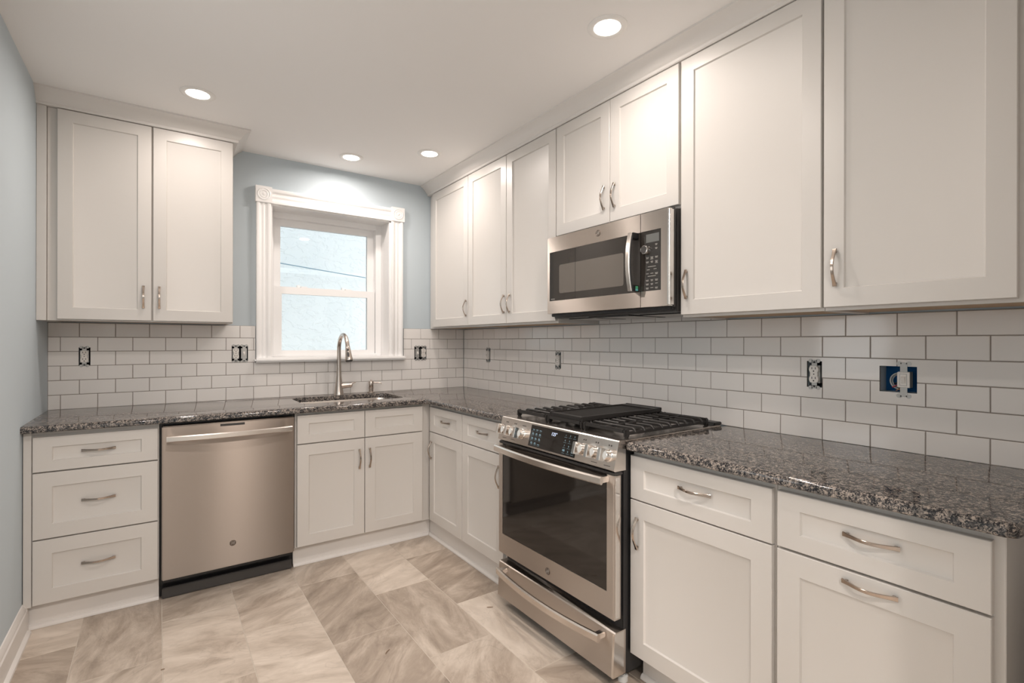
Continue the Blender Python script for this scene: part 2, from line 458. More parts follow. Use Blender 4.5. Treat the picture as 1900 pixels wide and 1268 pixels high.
# ---------------------------------------------------------------- tiled backsplash
def tiles(b, rows, u_lo, u_hi, first, holes, G=0.0016):
    for i in rows:
        v0, v1 = CT + i * PR - (0.0012 if i == 0 else 0.0), CT + (i + 1) * PR
        off = first + (PC / 2 if i % 2 else 0.0)
        k0 = math.floor((u_lo - off) / PC)
        u = off + k0 * PC
        while u < u_hi:
            a, c = max(u, u_lo), min(u + PC, u_hi)
            if c - a > 0.006:
                pieces = subtract((a + G, c - G, v0 + G, v1 - G), holes)
                if len(pieces) > 1 or (pieces and abs((pieces[0][1] - pieces[0][0]) - (c - a - 2 * G)) + abs((pieces[0][3] - pieces[0][2]) - (v1 - v0 - 2 * G)) > 1e-6):
                    for r in pieces: b.box(r[0], r[1], r[2], r[3], -0.0079, 0.0)
                    pieces = []
                for r in pieces:
                    t = [random.uniform(-0.00035, 0.00035) for _ in range(4)]
                    k = 0.0014
                    q0 = [(r[0], r[2]), (r[1], r[2]), (r[1], r[3]), (r[0], r[3])]
                    q1 = [(r[0] + k, r[2] + k), (r[1] - k, r[2] + k), (r[1] - k, r[3] - k), (r[0] + k, r[3] - k)]
                    b.loops([[(*p, -0.0079) for p in q0], [(*p, -0.0012) for p in q0], [(*p, 0.0 + t[j]) for j, p in enumerate(q1)]])
            u += PC

def grout(b, rects, holes):
    for R in rects:
        for r in subtract(R, holes): b.box(r[0], r[1], r[2], r[3], -0.0079, -0.0022)

winh = (-1.552, -0.528, 1.146, 2.3)
b = B(FB); tiles(b, range(0, 6), XL, -0.001, -0.15046, [winh] + HB)
o = struct('trim_3', b, 'tile'); o['label'] = 'white subway tile backsplash on the window wall'
b = B(FB); grout(b, [(XL, -0.001, CT, 1.385)], [winh] + HB)
part('grout', b, 'grout', o, 'grey grout', False)
b = B(FR); tiles(b, range(0, 6), 0.0, 3.372, 0.06498, HR); tiles(b, [6], 1.5495, 2.3315, 0.06498, [])
o = struct('trim_4', b, 'tile'); o['label'] = 'white subway tile backsplash behind the range'
b = B(FR); grout(b, [(0.0, 3.372, CT, 1.385), (1.5495, 2.3315, 1.385, 1.462)], HR)
part('grout', b, 'grout', o, 'grey grout', False)

# ---------------------------------------------------------------- window over the sink
wr = bpy.data.objects.new('window_1', None); wr.location = (-1.05, 0, 1.15); C.objects.link(wr); wr['kind'] = 'structure'
wr['label'] = 'white double hung window with rosette casing over the sink'
def casing(u0, u1):    # fluted profile across the width (position, depth)
    w_ = u1 - u0
    return [(u0, -0.0075), (u0, 0.015), (u0 + 0.004, 0.019), (u0 + 0.16 * w_, 0.020), (u0 + 0.24 * w_, 0.017), (u0 + 0.30 * w_, 0.010), (u0 + 0.38 * w_, 0.009), (u0 + 0.45 * w_, 0.013), (u0 + 0.5 * w_, 0.014),
            (u0 + 0.55 * w_, 0.013), (u0 + 0.62 * w_, 0.009), (u0 + 0.70 * w_, 0.010), (u0 + 0.76 * w_, 0.017), (u0 + 0.84 * w_, 0.020), (u1 - 0.004, 0.019), (u1, 0.015), (u1, -0.0075)]
for u0, u1 in ((-1.548, -1.462), (-0.634, -0.540)):
    b = B(FB); b.prism(casing(u0, u1), 'v', 1.178, 2.196); part('casing_side', b, 'wintrim', wr)
b = B(FB); b.prism(casing(2.188, 2.288), 'u', -1.464, -0.628); part('casing_head', b, 'wintrim', wr)
for u0, u1, v0 in ((-1.555, -1.456, 2.190), (-0.635, -0.530, 2.192)):
    b = B(FB); b.box(u0, u1, v0, v0 + 0.106, -0.0075, 0.0255, 0.002)
    uc, vc = (u0 + u1) / 2, v0 + 0.054
    b.lathe([(0.041, 0.0), (0.041, 0.0275), (0.036, 0.030), (0.031, 0.0265), (0.027, 0.0265), (0.022, 0.0295), (0.018, 0.0262), (0.010, 0.0262), (0.008, 0.029), (0.003, 0.031)], (uc, vc, 0), 'n', 28)
    part('rosette', b, 'wintrim', wr)
b = B(FB); b.box(-1.560, -0.522, 1.148, 1.178, -0.16, 0.047, 0.010, 4); part('sill', b, 'wintrim', wr)
b = B(FB)
b.box(-1.464, -1.452, 1.178, 2.19, -0.16, 0.0, 0); b.box(-0.648, -0.6335, 1.178, 2.192, -0.16, 0.004, 0); b.box(-1.464, -0.6335, 2.182, 2.196, -0.16, 0.004, 0)
part('jamb', b, 'wintrim', wr)
b = B(FB)
for r in subtract((-1.452, -0.648, 1.178, 2.182), [(-1.418, -0.694, 1.196, 2.142)]):
    b.box(r[0], r[1], r[2], r[3], -0.235, -0.150, 0.002)
b.box(-1.418, -1.408, 1.196, 2.142, -0.235, -0.20); b.box(-0.704, -0.694, 1.67, 2.142, -0.235, -0.196)
b.box(-1.418, -0.694, 2.118, 2.142, -0.235, -0.197)
part('frame', b, 'vinyl', wr)
def sash(name, u0, u1, v0, v1, g, n0, n1):
    b = B(FB)
    for r in subtract((u0, u1, v0, v1), [g]): b.box(r[0], r[1], r[2], r[3], n0, n1)
    q = [(g[0], g[2]), (g[1], g[2]), (g[1], g[3]), (g[0], g[3])]
    for i in range(4):   # small glazing bead
        pass
    o = part(name, b, 'vinyl', wr)
    b = B(FB); nm = (n0 + n1) / 2; b.box(g[0], g[1], g[2], g[3], nm - 0.002, nm + 0.002); part('glass_pane', b, 'glass', o)
    return o
ls = sash('lower_sash', -1.416, -0.698, 1.196, 1.668, (-1.363, -0.757, 1.222, 1.618), -0.192, -0.160)
us = sash('upper_sash', -1.408, -0.704, 1.640, 2.120, (-1.366, -0.745, 1.672, 2.096), -0.228, -0.198)
for u in (-1.235, -0.92):
    b = B(FB); b.box(u, u + 0.045, 1.6675, 1.6765, -0.19, -0.163, 0.002); b.box(u - 0.026, u - 0.004, 1.6675, 1.684, -0.190, -0.170, 0.002)
    part('sash_latch', b, 'vinyl', ls)

# ---------------------------------------------------------------- outside: the neighbour's stucco wall and a cable
b = B()
b.box(-6.0, 5.0, 1.52, 1.75, -0.6, 6.0)
b.loops([[(x, 1.52, 1.985), (x, 1.485, 1.935), (x, 1.485, -0.6), (x, 1.52, -0.6)] for x in (-6.0, 5.0)])
o = struct('wall_outside', b, 'stucco'); o['label'] = 'rough white stucco wall of the house next door'
pts = []
for i in range(25):
    t = i / 24; x = -3.2 + t * 4.6
    pts.append((x, 1.40, 2.005 - (x + 1.12) * 0.094 + 0.006 * (x + 0.7) ** 2))
b = B(); b.tube(pts, 0.0045, 8)
solo('utility_cable', b, 'cable', 'thin grey cable strung across the stucco outside the window', 'cable')

b = B(); b.box(-6.0, 5.0, 0.12, 1.52, -0.7, -0.55); o = struct('ground_outside', b, 'fgrout'); o['label'] = 'unseen pale ground strip added between the two houses to block light from below'  # unseen ground added to cut light reaching the stucco from below

# ---------------------------------------------------------------- cabinet builders
def pull(b, u, v, L, vertical, n0):
    pts, wid = [], []
    for i in range(17):
        t = -1 + i / 8.0
        n = n0 + 0.0065 + 0.021 * max(0.0, math.cos(PI * t / 2 * 0.98)) ** 1.35
        a = t * L / 2
        pts.append((u, v + a, n) if vertical else (u + a, v, n)); wid.append(0.0088 + 0.0035 * abs(t) ** 3)
    b.ribbon(pts, (1, 0, 0) if vertical else (0, 1, 0), wid, 0.0048)
    for sg in (-1, 1):
        a = sg * (L / 2 - 0.009); n1 = n0 + 0.0085
        if vertical: b.box(u - 0.0045, u + 0.0045, v + a - 0.004, v + a + 0.004, n0 - 0.0005, n1, 0.001)
        else: b.box(u + a - 0.004, u + a + 0.004, v - 0.0045, v + 0.0045, n0 - 0.0005, n1, 0.001)

def front(name, F, root, u0, u1, v0, v1, n0, hd=None, st=0.058, rl=None):
    b = B(F); b.shaker(u0, u1, v0, v1, n0, n0 + 0.02, st, rl)
    o = part(name, b, 'cab', root)
    if hd:
        b = B(F); pull(b, hd[0], hd[1], hd[2], hd[3], n0 + 0.02 - (0.0075 if hd[4] else 0.0))
        part('handle', b, 'nickel', o, 'satin nickel bow handle')
    return o

def frame_box(F, root, u0, u1, v0, v1, depth, wood=False, back=0.0):
    """carcass: box with a separate face frame, open joints covered by the fronts"""
    b = B(F); b.box(u0, u1, v0, v1, back, depth, 0.0012); o = part('carcass', b, 'cab', root)
    return o

def toe(F, root, u0, u1, n, ends=(0, 0)):
    b = B(F); b.box(u0, u1, 0.001, 0.1155, n - 0.02, n)
    q = [(n, 0.001), (n + 0.016, 0.001), (n + 0.0155, 0.008), (n + 0.012, 0.014), (n + 0.006, 0.018), (n, 0.019)]
    b.loops([[(u0 + ends[0] * (p[0] - n), p[1], p[0]) for p in q], [(u1 + ends[1] * (p[0] - n), p[1], p[0]) for p in q]])
    part('toe_kick', b, 'trimw', root)

# ---- base run under the window: drawers, dishwasher, sink cabinet
t = thing('drawer_base_cabinet', (-2.3, -0.3, 0), 'white three drawer base cabinet in the left corner beside the dishwasher', 'cabinet')
frame_box(FB, t, XL + 0.002, -2.0635, 0.115, CB - 0.001, 0.60)
b = B(FB); b.box(XL + 0.003, -2.523, 0.115, CB - 0.001, 0.60, 0.612, 0.001); part('filler_strip', b, 'cab', t)
for v0, v1, hv in ((0.706, 0.860, 0.785), (0.409, 0.700, 0.559), (0.122, 0.403, 0.271)):
    front('drawer', FB, t, -2.519, -2.069, v0, v1, 0.60, (-2.293, hv, 0.122, False, True), 0.064, 0.046 if v0 > 0.7 else 0.062)
toe(FB, t, XL + 0.001, -2.064, 0.560)

t = thing('dishwasher', (-1.75, -0.3, 0), 'stainless steel dishwasher with a bowed bar handle between white base cabinets', 'dishwasher')
b = B(FB); b.box(-2.061, -1.439, 0.108, 0.880, 0.03, 0.585); b.box(-2.061, -1.439, 0.004, 0.108, 0.03, 0.545); part('body', b, 'black', t)
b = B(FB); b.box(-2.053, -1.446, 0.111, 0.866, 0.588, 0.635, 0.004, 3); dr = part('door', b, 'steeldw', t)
b = B(FB); b.box(-1.805, -1.692, 0.8455, 0.8575, 0.630, 0.6358); part('vent_slot', b, 'dkgrey', dr, 'dark vent slot')
b = B(FB)
pts = []; N = 21
for i in range(N):
    s_ = -1 + 2 * i / (N - 1); pts.append((-1.7505 + s_ * 0.284, 0.808, 0.676 + 0.022 * (1 - s_ * s_)))
b.ribbon(pts, (0, 1, 0), 0.029, 0.016, 0.3)
for sg in (-1, 1): b.box(-1.7505 + sg * 0.272 - 0.009, -1.7505 + sg * 0.272 + 0.009, 0.797, 0.819, 0.6345, 0.674, 0.002)
part('handle', b, 'steelh', dr)
def badge(F, u, v, n, r, parent, m='badge'):
    b = B(F); b.lathe([(r, -0.001), (r, 0.0012), (r * 0.93, 0.0020), (r * 0.86, 0.0020), (r * 0.82, 0.0012)], (u, v, n), 'n', 32)
    o = part('badge', b, m, parent, 'round dark monogram badge')
    text_part('monogram', 'GE', r * 0.92, F, u, v, n + 0.0014, 'greyink', o, 0.35, 0.0003)
    b = B(F)
    for k in range(4):
        a0 = k * PI / 2 + 0.35; pts = [(u + r * 0.70 * math.cos(a0 + j * 0.16), v + r * 0.70 * math.sin(a0 + j * 0.16), n + 0.0014) for j in range(6)]
        b.tube(pts, r * 0.035, 6)
    part('scroll', b, 'greyink', o)
badge(FB, -1.747, 0.231, 0.6352, 0.0150, dr)
b = B(FB); b.box(-2.052, -1.447, 0.003, 0.054, 0.570, 0.584, 0.003); part('kick_plate', b, 'dkgrey', t)
b = B(FB); b.box(-2.046, -1.452, 0.092, 0.109, 0.56, 0.612, 0.001)
for k in range(5): b.lathe([(0.004, 0), (0.004, 0.004)], (-1.98 + k * 0.115, 0.0985, 0.612), 'n', 10)
part('base_rail', b, 'black', t)

t = thing('sink_base_cabinet', (-1.03, -0.3, 0), 'white two door sink base cabinet under the window', 'cabinet')
b = B(FB); b.box(-1.4365, -0.602, 0.115, CB - 0.001, 0.58, 0.60, 0.001); part('face_frame', b, 'cab', t)
b = B(FB); b.box(-1.4365, -1.4185, 0.115, CB - 0.001, 0.0, 0.58); b.box(-0.64, -0.622, 0.115, CB - 0.001, 0.0, 0.58); b.box(-1.4185, -0.64, 0.115, 0.133, 0.0, 0.58)
part('carcass', b, 'cab', t)
front('drawer_front', FB, t, -1.427, -1.043, 0.706, 0.866, 0.60, None, 0.062, 0.047)
front('drawer_front', FB, t, -1.039, -0.661, 0.706, 0.866, 0.60, None, 0.062, 0.047)
front('door', FB, t, -1.427, -1.043, 0.125, 0.700, 0.60, (-1.075, 0.580, 0.118, True, False), 0.062)
front('door', FB, t, -1.039, -0.661, 0.125, 0.700, 0.60, (-1.012, 0.580, 0.118, True, False), 0.062)
toe(FB, t, -1.437, -0.581, 0.560, (0, -1))

# ---- base run on the right wall
t = thing('base_cabinet', (-0.3, -1.08, 0), 'white base cabinet with two drawers and two doors between the inside corner and the range', 'cabinet')
frame_box(FR, t, 0.602, 1.5615, 0.115, CB - 0.001, 0.60)
front('drawer', FR, t, 0.638, 1.058, 0.704, 0.862, 0.60, (0.848, 0.786, 0.118, False, True), 0.062, 0.046)
front('drawer', FR, t, 1.064, 1.488, 0.704, 0.862, 0.60, (1.278, 0.786, 0.118, False, True), 0.062, 0.046)
front('door', FR, t, 0.638, 1.058, 0.128, 0.698, 0.60, (0.672, 0.586, 0.118, True, False), 0.062)
front('door', FR, t, 1.064, 1.488, 0.128, 0.698, 0.60, (1.455, 0.586, 0.118, True, False), 0.062)
toe(FR, t, 0.561, 1.5615, 0.580, (1, 0))
t = thing('base_cabinet', (-0.3, -2.6, 0), 'white base cabinet with one drawer over one door just right of the range', 'cabinet')
frame_box(FR, t, 2.331, 2.8665, 0.115, CB - 0.001, 0.60)
front('drawer', FR, t, 2.332, 2.860, 0.702, 0.862, 0.60, (2.603, 0.790, 0.124, False, True), 0.062, 0.046)
front('door', FR, t, 2.332, 2.860, 0.122, 0.697, 0.60, (2.367, 0.580, 0.118, True, False), 0.062)
toe(FR, t, 2.331, 2.867, 0.545)
t = thing('base_cabinet', (-0.3, -3.1, 0), 'white base cabinet at the near end with a horizontal handle on its pull out door', 'cabinet')
frame_box(FR, t, 2.8675, 3.345, 0.115, CB - 0.001, 0.60)
front('drawer', FR, t, 2.875, 3.326, 0.704, 0.862, 0.60, (3.104, 0.790, 0.122, False, True), 0.062, 0.046)
front('door', FR, t, 2.875, 3.326, 0.122, 0.697, 0.60, (3.104, 0.672, 0.120, False, False), 0.062)
toe(FR, t, 2.867, 3.345, 0.545)

# ---- wall cabinets
def under(F, root, u0, u1, v, n1):
    b = B(F); b.box(u0 + 0.018, u1 - 0.018, v - 0.0005, v + 0.006, 0.0, n1 - 0.022); part('underside', b, 'wood', root, 'bare plywood underside')

def wall_cab(F, name, loc, label, u0, u1, v0, v1, doors, group=None, plain=False):
    t = thing(name, loc, label, 'cabinet', group)
    b = B(F)
    b.box(u0, u0 + 0.016, v0, v1, 0.0005, 0.284); b.box(u1 - 0.016, u1, v0, v1, 0.0005, 0.284)
    b.box(u0 + 0.016, u1 - 0.016, v0 + 0.012, v1, 0.0005, 0.284)
    b.box(u0, u1, v0, v1, 0.284, 0.303, 0.001)
    part('carcass', b, 'cab', t)
    under(F, t, u0, u1, v0 + 0.006, 0.303)
    for d in doors:
        front('door', F, t, d[0], d[1], d[2], d[3], 0.303, d[4], 0.058)
    return t
DT = 2.4285
t = wall_cab(FB, 'wall_cabinet', (-2.1, -0.15, 1.39), 'white two door wall cabinet left of the window', -2.5145, -1.713, 1.386, 2.4320,
         [(-2.476, -2.099, 1.3935, DT, (-2.133, 1.518, 0.118, True, False)), (-2.091, -1.7165, 1.3935, DT, (-2.064, 1.518, 0.118, True, False))])
b = B(FB); b.box(XL + 0.001, -2.516, 1.386, 2.4320, 0.0005, 0.318, 0.001); part('filler_strip', b, 'cab', t)
wall_cab(FR, 'wall_cabinet', (-0.15, -0.31, 1.39), 'white single door wall cabinet just right of the window, in the corner', 0.0005, 0.6175, 1.386, 2.4320,
         [(0.072, 0.616, 1.398, DT, (0.597, 1.517, 0.115, True, False))])
wall_cab(FR, 'wall_cabinet', (-0.15, -1.08, 1.39), 'white two door wall cabinet left of the microwave', 0.6185, 1.5490, 1.386, 2.4320,
         [(0.620, 1.0795, 1.398, DT, (1.060, 1.517, 0.115, True, False)), (1.0835, 1.546, 1.398, DT, (1.121, 1.517, 0.115, True, False))])
wall_cab(FR, 'wall_cabinet', (-0.15, -1.94, 1.85), 'short white two door wall cabinet above the microwave', 1.5500, 2.3300, 1.838, 2.4320,
         [(1.553, 1.938, 1.850, DT, (1.905, 1.972, 0.116, True, False)), (1.942, 2.322, 1.850, DT, (1.972, 1.970, 0.116, True, False))])
wall_cab(FR, 'wall_cabinet', (-0.15, -2.6, 1.39), 'wide white single door wall cabinet just right of the microwave', 2.3310, 2.8660, 1.386, 2.4320,
         [(2.334, 2.862, 1.396, DT, (2.362, 1.517, 0.117, True, False))])
wall_cab(FR, 'wall_cabinet', (-0.15, -3.1, 1.39), 'white wall cabinet nearest the camera at the right edge, above the switch box', 2.8670, 3.3470, 1.386, 2.4320,
         [(2.870, 3.313, 1.396, DT, (2.905, 1.519, 0.117, True, False))])

# ---------------------------------------------------------------- countertops
def offset_poly(p, d):
    out = []; k = len(p)
    for i in range(k):
        a, q, c = Vector(p[i - 1]), Vector(p[i]), Vector(p[(i + 1) % k])
        e0, e1 = (q - a).normalized(), (c - q).normalized()
        n0, n1 = Vector((-e0.y, e0.x)), Vector((-e1.y, e1.x))
        m = (n0 + n1); m = m / max(0.2, m.dot(n0))
        out.append(tuple(q + m * d))
    return out

def rounded(pts, rad, seg=6):
    out = []; k = len(pts)
    for i in range(k):
        r = rad[i]
        if r <= 0: out.append(pts[i]); continue
        a, q, c = Vector(pts[i - 1]), Vector(pts[i]), Vector(pts[(i + 1) % k])
        e0, e1 = (a - q).normalized(), (c - q).normalized()
        for j in range(seg + 1):
            t_ = j / seg; p0, p1 = q + e0 * r, q + e1 * r
            out.append(tuple((1 - t_) ** 2 * p0 + 2 * t_ * (1 - t_) * q + t_ ** 2 * p1))
    return out

def slab(outer, hole=None):
    """outer is counter-clockwise seen from above; eased front edge, optional cut-out"""
    b = B(); bm = b.bm
    prof = [(0.004, CB), (0.0, CB + 0.004), (0.0, CB + 0.017), (0.002, CB + 0.0225), (0.006, CB + 0.0275), (0.0105, CT - 0.0004), (0.013, CT)]
    def ring(d, z):      # only the open edges are eased; edges against a wall stay square
        out = []
        for o, p in zip(outer, offset_poly(outer, d)):
            x = o[0] if o[0] in (E0, XL + 0.0005) else p[0]
            y = o[1] if o[1] == E0 else p[1]
            out.append((x, y, z))
        return out
    rings = [ring(d, z) for d, z in prof]
    vv = [[bm.verts.new(p) for p in r] for r in rings]
    for a, c in zip(vv, vv[1:]):
        k = len(a)
        for i in range(k): bm.faces.new((a[i], a[(i + 1) % k], c[(i + 1) % k], c[i]))
    loops_top, loops_bot = [vv[-1]], [vv[0]]
    if hole:
        hp = [(0.0, CB), (0.0, CT - 0.003), (-0.001, CT - 0.0008), (-0.003, CT)]
        hv = [[bm.verts.new((*p, z)) for p in offset_poly(hole, d)] for d, z in hp]
        for a, c in zip(hv, hv[1:]):
            k = len(a)
            for i in range(k): bm.faces.new((a[i], a[(i + 1) % k], c[(i + 1) % k], c[i]))
        loops_top.append(hv[-1]); loops_bot.append(hv[0])
    for L in (loops_top, loops_bot):
        es = []
        for l in L:
            for i in range(len(l)):
                e = bm.edges.get((l[i], l[(i + 1) % len(l)]))
                es.append(e)
        bmesh.ops.triangle_fill(bm, edges=es, use_beauty=True, normal=(0, 0, 1))
    return b
E0 = 0.0075
HOLE = rounded([(-1.362, -0.490), (-0.722, -0.490), (-0.722, -0.118), (-1.362, -0.118)], [0.07] * 4)
E0 = 0.0075
outl = rounded([(XL + 0.0005, E0), (XL + 0.0005, -0.655), (-0.652, -0.655), (-0.652, -1.5640), (E0, -1.5640), (E0, E0)], [0, 0, 0.012, 0.006, 0, 0])
b = slab(outl, HOLE)
solo('countertop', b, 'granite', 'L shaped grey speckled granite worktop with the sink cut out, left of the range', 'countertop', (-1.3, -0.3, CB))
outr = rounded([(E0, -2.3300), (-0.650, -2.3300), (-0.650, -3.374), (E0, -3.374)], [0, 0.02, 0.035, 0.0])
b = slab(outr)
solo('countertop', b, 'granite', 'grey speckled granite worktop right of the range, nearest the camera', 'countertop', (-0.3, -2.85, CB))

# ---------------------------------------------------------------- sink, faucet, soap dispenser
t = thing('kitchen_sink', (-1.04, -0.30, 0.66), 'undermount stainless sink basin set below the granite cut out', 'sink')
b = B()
rg = []
for d, z in ((0.004, CB - 0.0007), (-0.012, CB - 0.0007), (-0.012, CB - 0.006), (0.010, 0.70), (0.035, 0.675)):
    rg.append([(*p, z) for p in offset_poly(HOLE, d)])
rg = rg[1:]
b.loops([[(*p, CB - 0.0007) for p in offset_poly(HOLE, -0.020)], [(*p, CB - 0.0007) for p in offset_poly(HOLE, -0.003)], [(*p, CB - 0.006) for p in offset_poly(HOLE, -0.001)], [(*p, 0.70) for p in offset_poly(HOLE, 0.006)], [(*p, 0.676) for p in offset_poly(HOLE, 0.03)]], cap0=False)
part('basin', b, 'steelh', t)
b = B(); b.lathe([(0.045, 0.0), (0.045, 0.003), (0.036, 0.003), (0.03, 0.0005)], (0, 0, 0), 'n', 28)
bmesh.ops.translate(b.bm, verts=b.bm.verts, vec=(-1.04, -0.29, 0.6765)); part('drain', b, 'chrome', t)

t = thing('faucet', (-1.040, -0.082, CT), 'tall brushed nickel gooseneck faucet with a pull down spray head behind the sink', 'faucet')
fx, fy = -1.040, -0.082
b = B(); pts, rd = [], []
for z, r in ((0.9142, 0.0335), (0.918, 0.0335), (0.924, 0.0318), (0.945, 0.0285), (0.975, 0.0245), (1.010, 0.0205), (1.05, 0.0172), (1.09, 0.0152), (1.13, 0.0142), (1.17, 0.0137), (1.21, 0.0134)):
    pts.append((fx, fy, z)); rd.append(r)
R0 = 0.098
for i in range(1, 19):
    a = PI - i * (PI * 0.905) / 18
    pts.append((fx + 0.0, fy - R0 - R0 * math.cos(a), 1.226 + (R0 + 0.006) * math.sin(a))); rd.append(0.0134)
b.tube(pts, rd, 20)
body = part('spout', b, 'faucet', t)
e = Vector(pts[-1]); dn = (Vector(pts[-1]) - Vector(pts[-2])).normalized()
dn = (dn + Vector((0.03, 0, -0.35))).normalized()
b = B(); seg = [(0.0, 0.0140), (0.004, 0.0148), (0.006, 0.0138), (0.008, 0.0150), (0.03, 0.0172), (0.06, 0.0205), (0.085, 0.0238), (0.098, 0.0252), (0.102, 0.0240)]
b.tube([tuple(e + dn * s_) for s_, _ in seg], [r for _, r in seg], 22)
head = part('spray_head', b, 'faucet', t)
side = Vector((-0.36, -0.93, 0.0)); side = (side - dn * side.dot(dn)).normalized(); oth = dn.cross(side)
b = B()
c0 = e + dn * 0.066 + side * 0.0195
b.loops([[tuple(c0 + dn * (x * 0.020) + oth * (y * 0.0072) + side * k) for x, y in [(math.cos(q * PI / 6), math.sin(q * PI / 6)) for q in range(12)]] for k in (-0.006, 0.0035)])
c1 = e + dn * 0.032 + side * 0.0165
b.loops([[tuple(c1 + dn * (x * 0.008) + oth * (y * 0.0075) + side * k) for x, y in [(math.cos(q * PI / 6), math.sin(q * PI / 6)) for q in range(12)]] for k in (-0.005, 0.0030)])
part('spray_button', b, 'dkgrey', head, 'black spray buttons')
b = B(); b.tube([tuple(e + dn * 0.1015), tuple(e + dn * 0.106)], [0.0232, 0.0215], 22); part('nozzle', b, 'black', head)
b = B()
b.tube([(fx + 0.016, fy - 0.004, 0.975), (fx + 0.03, fy - 0.006, 0.977), (fx + 0.066, fy - 0.010, 0.979), (fx + 0.0665, fy - 0.010, 0.979), (fx + 0.068, fy - 0.010, 0.979), (fx + 0.070, fy - 0.010, 0.979), (fx + 0.083, fy - 0.012, 0.980), (fx + 0.086, fy - 0.012, 0.980)],
       [0.019, 0.0185, 0.0165, 0.0165, 0.0145, 0.0165, 0.0155, 0.012], 18)
b.ribbon([(fx + 0.078, fy - 0.012, 0.987), (fx + 0.092, fy - 0.016, 0.992), (fx + 0.112, fy - 0.022, 1.000)], (0, 1, 0), [0.016, 0.012, 0.009], [0.010, 0.008, 0.005])
part('lever', b, 'faucet', t)

t = thing('soap_dispenser', (-0.806, -0.066, CT), 'small brushed nickel soap dispenser right of the faucet', 'soap dispenser')
def vlathe(prof, o):
    b = B(); b.lathe(prof, (0, 0, 0), 'n', 22); bmesh.ops.translate(b.bm, verts=b.bm.verts, vec=o); return b
b = vlathe([(0.0255, 0.0003), (0.0255, 0.006), (0.021, 0.009), (0.0165, 0.012), (0.0165, 0.030), (0.0185, 0.032), (0.0185, 0.040)], (-0.806, -0.066, CT)); part('base', b, 'faucet', t)
b = vlathe([(0.0155, 0.0385), (0.0175, 0.042), (0.0175, 0.082), (0.015, 0.086), (0.006, 0.0865), (0.006, 0.094), (0.004, 0.096)], (-0.806, -0.066, CT))
b.tube([(-0.790, -0.070, CT + 0.074), (-0.765, -0.080, CT + 0.073), (-0.745, -0.088, CT + 0.071), (-0.735, -0.092, CT + 0.066)], [0.0055, 0.005, 0.0045, 0.004], 12)
part('pump', b, 'faucet', t)

# ---------------------------------------------------------------- range
t = thing('gas_range', (-0.35, -1.947, 0), 'stainless slide in gas range with black grates and a dark glass oven door', 'range')
U0, U1 = 1.567, 2.3265
b = B(FR); b.box(U0 + 0.004, U1 - 0.001, 0.045, 0.894, 0.02, 0.652, 0.002); part('body', b, 'black', t)
# cooktop deck
b = B(FR); b.box(U0, U1, 0.895, 0.9175, 0.02, 0.668, 0.003); dk = part('cooktop', b, 'steelh', t)
b = B(FR); b.box(U0 + 0.004, U1 - 0.004, 0.9176, 0.9305, 0.012, 0.066, 0.003); b.prism([(0.066, 0.9176), (0.094, 0.9176), (0.066, 0.9295)][::-1] and [(0.9176, 0.066), (0.9176, 0.090), (0.9295, 0.066)], 'u', U0 + 0.006, U1 - 0.006); part('rear_trim', b, 'black', t)
for uu, nn, r in ((1.69, 0.48, 0.044), (1.69, 0.21, 0.036), (1.947, 0.345, 0.050), (2.20, 0.48, 0.050), (2.20, 0.21, 0.036)):
    b = B(FR); b.lathe([(r + 0.012, 0.9176), (r + 0.012, 0.922), (r + 0.004, 0.927), (r + 0.004, 0.929)], (uu, 0, nn), 'v', 28)
    bo = part('burner', b, 'filter', t)
    b = B(FR); b.lathe([(r, 0.9285), (r, 0.934), (r - 0.004, 0.9365)], (uu, 0, nn), 'v', 28); part('burner_cap', b, 'iron', bo)
# grates
GZ = 0.9510
def grate(u0, u1, cut):
    b = B(FR)
    na, nb = 0.082, 0.612
    for n in (na, nb - 0.012):
        b.box(u0 + 0.012, u1 - 0.012, GZ - 0.016, GZ - 0.001, n, n + 0.014, 0.003)
    for u in (u0, u1 - 0.011):
        b.box(u, u + 0.011, GZ - 0.023, GZ - 0.010, na, nb, 0.0025)
    for u in (u0, u1 - 0.013):
        for n in (na, nb - 0.022):
            b.box(u - 0.001, u + 0.014, 0.9178, GZ, n - 0.001, n + 0.023, 0.004)
    uc = (u0 + u1) / 2
    b.box(uc - 0.0055, uc + 0.0055, GZ - 0.014, GZ - 0.0005, na + 0.01, nb - 0.01, 0.002)
    nbar = 9
    for k in range(nbar):
        n = na + 0.045 + k * (nb - na - 0.102) / (nbar - 1)
        spans = [(u0 + 0.002, u1 - 0.002)]
        if cut and k in (1, 2, 3, 5, 6, 7):
            g_ = 0.030 if k in (2, 6) else 0.018
            spans = [(u0 + 0.002, uc - g_), (uc + g_, u1 - 0.002)]
        for a, c in spans:
            pts = []
            if a < u0 + 0.01: pts += [(a, GZ - 0.016, n), (a + 0.006, GZ - 0.007, n), (a + 0.014, GZ - 0.004, n)]
            else: pts += [(a, GZ - 0.005, n)]
            if c > u1 - 0.01: pts += [(c - 0.014, GZ - 0.004, n), (c - 0.006, GZ - 0.007, n), (c, GZ - 0.016, n)]
            else: pts += [(c, GZ - 0.005, n)]
            b.ribbon(pts, (0, 0, 1), 0.011, 0.0125)
    return part('grate', b, 'iron', t)
grate(1.597, 1.826, True); grate(1.832, 2.062, False); grate(2.068, 2.302, True)
b = B(FR); g0, g1, na, nb = 1.842, 2.060, 0.092, 0.606
b.box(g0, g1, 0.9500, 0.9575, na, nb, 0.002)
for r in subtract((g0, g1, na, nb), [(g0 + 0.009, g1 - 0.009, na + 0.05, nb - 0.02)]):
    b.box(r[0], r[1], 0.957, 0.9690 if r[3] - r[2] > 0.3 or r[2] < na + 0.001 else 0.966, r[2], r[3], 0.0015)
b.box(g0, g1, 0.957, 0.9715, na, na + 0.010, 0.0015)
